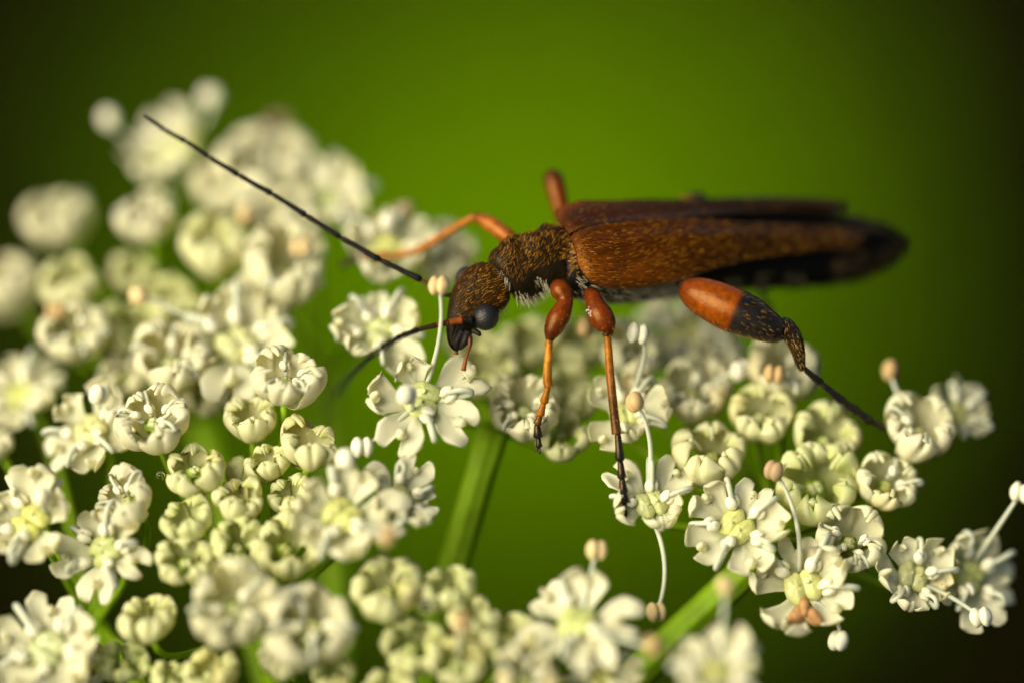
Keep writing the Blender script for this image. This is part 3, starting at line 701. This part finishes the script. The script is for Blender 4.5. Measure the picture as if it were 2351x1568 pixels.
def elytron(side):
    rows = []
    for r in EL:
        a, b_ = (r[1], r[2]) if side > 0 else (r[3], r[4]); rows.append((r[0], *a, *b_))
    rows = catmull(rows, 8); NT = 18; top, bot, cs = [], [], []
    for (s, li, ni, lo, no) in rows:
        for k in range(NT + 1):
            t = k / NT
            l = lerp(li, lo, t); n = ni + (no - ni) * t ** 2.1 + .10 * math.sin(math.pi * t) * min(1, .4 + s * .2 if s < 3 else .6)
            fade = sstep(-.1, .6, s) * (1 - sstep(6.2, 6.9, s))
            rt = lerp(.52, .40, min(1, max(0, s / 6))); r2 = lerp(.92, .74, min(1, max(0, s / 4)))
            n += fade * (.035 * math.exp(-((t - rt) / .05) ** 2) + .05 * math.exp(-((t - r2) / .05) ** 2) + .045 * math.exp(-((t - .02) / .04) ** 2) - .05 * math.exp(-((t - .22) / .13) ** 2) - .05 * math.exp(-((t - .80) / .07) ** 2) * sstep(1.5, 3, s))
            n += .10 * math.exp(-((t - .80) / .14) ** 2 - ((s - .35) / .35) ** 2)         # shoulder boss
            p = loc3(s, l, n); top.append(p); bot.append(p - Nv * .06 - Lv * .02 * side * t)
            c = mix3((.060, .013, .0008), (.014, .005, .0008), sstep(.6, 4.4, s)) if side > 0 else mix3((.034, .0075, .0006), (.011, .004, .0006), sstep(.6, 4.4, s))  # far cover gets a darker copy: its shade is put into the colour
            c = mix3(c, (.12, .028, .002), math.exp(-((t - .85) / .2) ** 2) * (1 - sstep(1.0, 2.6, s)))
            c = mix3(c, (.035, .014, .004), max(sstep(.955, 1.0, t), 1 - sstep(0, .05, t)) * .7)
            cs.append(c)
    mb = MB(); n_ = len(rows); K = n_ * (NT + 1); ix = lambda i, k: i * (NT + 1) + k; f = []
    for i in range(n_ - 1):
        for k in range(NT):
            q = (ix(i, k), ix(i + 1, k), ix(i + 1, k + 1), ix(i, k + 1))
            f.append(q); f.append(tuple(reversed([K + x for x in q])))
    rim = [ix(0, k) for k in range(NT + 1)] + [ix(i, NT) for i in range(1, n_)] + [ix(n_ - 1, k) for k in range(NT - 1, -1, -1)] + [ix(i, 0) for i in range(n_ - 2, 0, -1)]
    for a_, b_ in zip(rim, rim[1:] + rim[:1]): f.append((a_, b_, K + b_, K + a_))
    mb.add(top + bot, f, cs + cs)
    src = MB(); src.v = list(mb.v); src.f = []
    for i in range(n_ - 1):
        for k in range(NT):
            q = (ix(i, k), ix(i + 1, k), ix(i + 1, k + 1), ix(i, k + 1))
            P = [Vector(src.v[j]) for j in q]; nn = (P[2] - P[0]).cross(P[3] - P[1])
            src.f.append(q if nn.dot(Nv + Lv * .3 * side) > 0 else tuple(reversed(q)))
    return mb, src
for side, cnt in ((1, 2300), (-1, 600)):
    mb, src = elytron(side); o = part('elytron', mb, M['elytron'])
    def flow(p, n, side=side):
        q = p - E0; s = q.dot(Bv); l = q.dot(Lv) * side
        return Bv * 1.0 + Lv * side * (.55 * math.sin(s * 1.9 + l * 2.0) * max(0, 1 - s / 4) - .12)
    hairs('hair', src, cnt, flow, .125, .0058, GOLD, None, lift=.09, seed=20 + side, parent=o, spread=.12)
# folded dark hindwings showing in the gape and past the tips
mb = MB(); pts = [loc3(s, -.02, n) for s, n in ((1.2, .70), (3, .74), (5, .70), (6.5, .62), (7.4, .50), (8.0, .40), (8.2, .36))]
tube(mb, pts, [.45, .72, .74, .66, .52, .30, .05], (1, 1, 1), seg=16, ref=Nv, flat=.22); part('wing', mb, M['wing'])

# legs
FE = (.125, .021, .0015); FE2 = (.06, .010, .0015); TI = (.25, .080, .003); OR_ = (.44, .125, .010); BK = (.010, .009, .009); BN = (.09, .032, .008)
def leg(pts, seg=12, n=5, flat=1.0, ref=None, claw=None, colf=None):
    q = catmull([(*p[:4], *p[4]) for p in pts], n); mb = MB()
    tube(mb, [at(*r[:3]) for r in q], [max(.012, r[3] / 100.0) for r in q], [colf(i, r) if colf else tuple(max(.001, x) for x in r[4:7]) for i, r in enumerate(q)], seg=seg, ref=ref, flat=flat)
    if claw:
        e = at(*pts[-1][:3])
        for c in claw:
            tube(mb, [e, lerp(e, at(*c), .5) + vec(0, .01, 0), at(*c)], [.035, .03, .008], BK, seg=6)
    return mb
def tarsus(joints, cols, claw=None):
    mb = MB()
    for i in range(len(joints) - 1):
        a, b_ = joints[i], joints[i + 1]; A, B_ = at(*a[:3]), at(*b_[:3]); r = a[3] / 100.0
        tube(mb, [lerp(A, B_, t) for t in (0, .12, .55, .9, 1.0)], [r * .62, r * .75, r * .92, r * 1.15, r * .85], cols[i], seg=9)
    if claw:
        e = at(*joints[-1][:3])
        for c in claw: tube(mb, [e, lerp(e, at(*c), .5), at(*c)], [.035, .028, .008], BK, seg=6)
    return mb
# near front leg
mb = leg([(1278, 655, .15, 18, FE2), (1288, 668, .0, 25, FE), (1298, 690, -.1, 18, FE), (1292, 710, -.15, 22, FE), (1280, 735, -.2, 26, FE), (1268, 760, -.22, 20, FE2), (1262, 776, -.22, 12, FE2)]); f1 = mb; l1 = part('leg', mb, M['leg'])
mb = leg([(1262, 770, -.22, 9, BN), (1261, 785, -.22, 8.5, TI), (1258, 830, -.2, 9.5, (.42, .17, .016)), (1257, 872, -.2, 10.5, TI), (1260, 888, -.2, 10, TI)]); part('tibia', mb, M['leg'], l1)
t1 = mb
mb = tarsus([(1259, 886, -.2, 9), (1248, 925, -.1, 9), (1240, 953, 0, 9), (1233, 974, .05, 10), (1236, 1004, .1, 7), (1238, 1026, .1, 6)], [TI, (.26, .085, .01), BN, BK, BK], [(1230, 1036, .05), (1240, 1042, .05)]); part('tarsus', mb, M['leg'], l1)
# near middle leg
mb = leg([(1352, 672, .2, 16, FE2), (1362, 684, .05, 19, FE), (1366, 698, -.05, 22, FE), (1377, 722, -.15, 29, FE), (1390, 744, -.2, 26, FE), (1396, 760, -.2, 17, FE2), (1394, 770, -.2, 10, FE2)]); f2 = mb; l2 = part('leg', mb, M['leg'])
mb = leg([(1393, 762, -.2, 9, BN), (1396, 790, -.2, 9, TI), (1400, 850, -.22, 10, (.26, .08, .01)), (1406, 910, -.25, 10.5, BN), (1412, 965, -.25, 11, (.06, .025, .008)), (1416, 996, -.25, 12, BN)]); t2 = mb; part('tibia', mb, M['leg'], l2)
mb = tarsus([(1418, 992, -.25, 10), (1424, 1058, -.28, 9.5), (1428, 1098, -.3, 10), (1432, 1132, -.3, 12), (1434, 1154, -.3, 6.5), (1435, 1182, -.25, 5)], [BK] * 5, [(1428, 1194, -.25), (1442, 1194, -.25)]); part('tarsus', mb, M['leg'], l2)
# near hind leg: the swollen thigh, orange with a black end
def thigh(i, r):
    x, y = r[0], r[1]
    k = sstep(1686, 1698, x + (y - 705) * .15)
    c = mix3((.12, .021, .001), (.19, .037, .001), sstep(1575, 1630, x)); c = mix3((.02, .012, .008), c, sstep(1566, 1586, x))
    return mix3(c, BK, k)
hp = [(1562, 655, .5, 12, OR_), (1572, 660, .45, 24, OR_), (1598, 674, .3, 40, OR_), (1640, 693, .15, 49, OR_), (1680, 711, .05, 52, OR_), (1720, 728, 0, 49, OR_), (1755, 746, 0, 40, OR_), (1785, 760, .05, 30, OR_), (1800, 766, .08, 18, OR_)]
thigh_src = leg(hp, seg=20, n=9, colf=thigh); ts = MB(); ts.v, ts.f = list(thigh_src.v), list(thigh_src.f); l3 = part('leg', thigh_src, M['leg']); l3['label'] = 'hind leg with swollen orange thigh ending in black'
HC = [at(*p[:3]) for p in catmull([p[:3] for p in hp], 6)]
CEN_keep = CEN; CEN = HC; ts = fix(ts); CEN = CEN_keep
hairs('hair', ts, 150, lambda p, n: vec(.9, -.4, 0), .13, .009, [(.14, .07, .012), (.06, .03, .008), (.22, .11, .015)], lambda c, n: pix(c)[0] > 1702 and n.dot(vec(.25, .7, -.6)) > -.1, lift=.3, seed=31, parent=l3, spread=.2)
hairs('hair', ts, 260, lambda p, n: vec(.9, -.4, 0), .11, .009, GOLD, lambda c, n: 1590 < pix(c)[0] < 1790 and n.dot(vec(-.35, -.9, 0)) > .75, lift=.7, seed=32, parent=l3, spread=.3)
mb = leg([(1790, 748, .1, 22, BK), (1806, 756, .1, 24, BK), (1822, 778, .15, 21, (.022, .014, .006)), (1832, 806, .2, 17, (.03, .016, .005)), (1838, 836, .3, 12, BK), (1844, 848, .35, 8, BK)]); tb = MB(); tb.v, tb.f = list(mb.v), list(mb.f); part('tibia', mb, M['leg'], l3)
CEN = [at(1806, 756, .1), at(1822, 778, .15), at(1832, 806, .2), at(1838, 836, .3)]; tb = fix(tb); CEN = CEN_keep
hairs('hair', tb, 200, lambda p, n: vec(.3, -.9, 0), .10, .009, [(.40, .24, .05), (.25, .14, .03)], None, lift=.3, seed=33, parent=l3)
mb = tarsus([(1840, 840, .3, 8.5), (1886, 881, .6, 10), (1935, 922, .9, 11), (1966, 944, 1.1, 11), (1996, 966, 1.25, 8), (2026, 980, 1.4, 5)], [BK] * 5, [(2036, 979, 1.4), (2032, 990, 1.4)]); part('tarsus', mb, M['leg'], l3)
def knee(a, b_, r, parent):
    mb = MB(); A, B_ = at(*a), at(*b_)
    tube(mb, [lerp(A, B_, t) for t in (0, .3, .7, 1)], [r * .8, r, r, r * .7], (.035, .010, .003), seg=12); part('knee', mb, M['leg'], parent)
knee((1265, 768, -.22), (1261, 782, -.22), .115, l1); knee((1395, 760, -.2), (1394, 774, -.2), .115, l2); knee((1796, 752, .08), (1812, 764, .12), .25, l3)
# short golden bristles along the near shins
def fringe(mbs, cen, n, parent, seed):
    global CEN
    src = MB(); src.v = [(p[0] + BO.x, p[1] + BO.y, p[2] + BO.z) for p in mbs.v]; src.f = mbs.f
    k = CEN; CEN = [at(*c) for c in catmull(cen, 5)]; src = fix(src); CEN = k
    hairs('hair', src, n, lambda p, n: vec(.1, -.9, 0), .075, .008, GOLD[:3], None, lift=.8, seed=seed, parent=parent)
fringe(f1, [(1290, 668, 0), (1292, 708, -.15), (1268, 760, -.22)], 150, l1, 43)
fringe(f2, [(1362, 684, .05), (1378, 722, -.15), (1394, 760, -.2)], 150, l2, 44)
fringe(t1, [(1261, 785, -.22), (1258, 830, -.2), (1257, 872, -.2)], 170, l1, 41)
fringe(t2, [(1396, 790, -.2), (1400, 850, -.22), (1406, 910, -.25), (1416, 996, -.25)], 300, l2, 42)
# pollen dusted on the middle thigh
pr_ = random.Random(5); mb = MB()
for _ in range(46):
    t = pr_.random(); c = at(lerp(1352, 1378, t) + pr_.gauss(0, 3), lerp(712, 752, t) + pr_.gauss(0, 4), -.33 + pr_.uniform(-.02, .06)); q = pr_.uniform(.012, .024)
    ellipsoid(mb, c, vec(q, 0, 0), vec(0, q, 0), vec(0, 0, q), (.85, .80, .62), nu=6, nv=4)
part('pollen', mb, M['anther'], l2)['kind'] = 'stuff'
# far front leg
mb = leg([(1192, 580, 1.0, 14, FE2), (1178, 556, 1.2, 18, FE), (1150, 532, 1.35, 19, (.28, .075, .01)), (1118, 510, 1.5, 17, (.28, .075, .01)), (1094, 500, 1.6, 11, FE)]); l4 = part('leg', mb, M['leg'])
mb = leg([(1098, 500, 1.6, 9, FE), (1078, 504, 1.65, 9, (.28, .09, .01)), (1030, 532, 1.9, 9.5, (.30, .10, .012)), (985, 561, 2.1, 10, (.32, .11, .012)), (950, 580, 2.3, 9, (.32, .11, .012))]); part('tibia', mb, M['leg'], l4)
mb = tarsus([(955, 577, 2.3, 9), (915, 585, 2.5, 9), (870, 587, 2.7, 9), (832, 590, 2.9, 9), (806, 598, 3.0, 8), (786, 610, 3.1, 6)], [(.30, .10, .012), (.24, .08, .01), BN, BK, BK]); part('tarsus', mb, M['leg'], l4)
# far middle leg: knee raised over the wing covers
mb = leg([(1305, 540, 2.2, 16, FE2), (1290, 490, 2.3, 19, FE), (1278, 440, 2.4, 23, FE), (1269, 408, 2.5, 22, FE2), (1266, 392, 2.5, 12, (.07, .02, .006))]); l5 = part('leg', mb, M['leg'])
mb = leg([(1267, 398, 2.6, 10, BN), (1290, 470, 3.6, 9, TI), (1330, 600, 5.2, 9, TI)]); part('tibia', mb, M['leg'], l5)
mb = tarsus([(1328, 594, 5.2, 9), (1340, 640, 5.0, 9), (1350, 690, 4.6, 8), (1356, 730, 4.3, 6)], [BN, BK, BK]); part('tarsus', mb, M['leg'], l5)
# far hind leg, only the knee shows over the wing covers
mb = leg([(1560, 560, 3.0, 20, FE2), (1580, 500, 3.3, 40, OR_), (1596, 470, 3.5, 34, BK), (1604, 452, 3.6, 16, BK)]); l6 = part('leg', mb, M['leg'])
mb = leg([(1602, 455, 3.6, 14, BK), (1650, 520, 4.5, 12, BK), (1700, 600, 5.4, 9, BK)]); part('tibia', mb, M['leg'], l6)
mb = tarsus([(1698, 596, 5.4, 9), (1730, 650, 5.2, 8), (1760, 720, 4.8, 8), (1790, 810, 3.6, 6)], [BK, BK, BK]); part('tarsus', mb, M['leg'], l6)
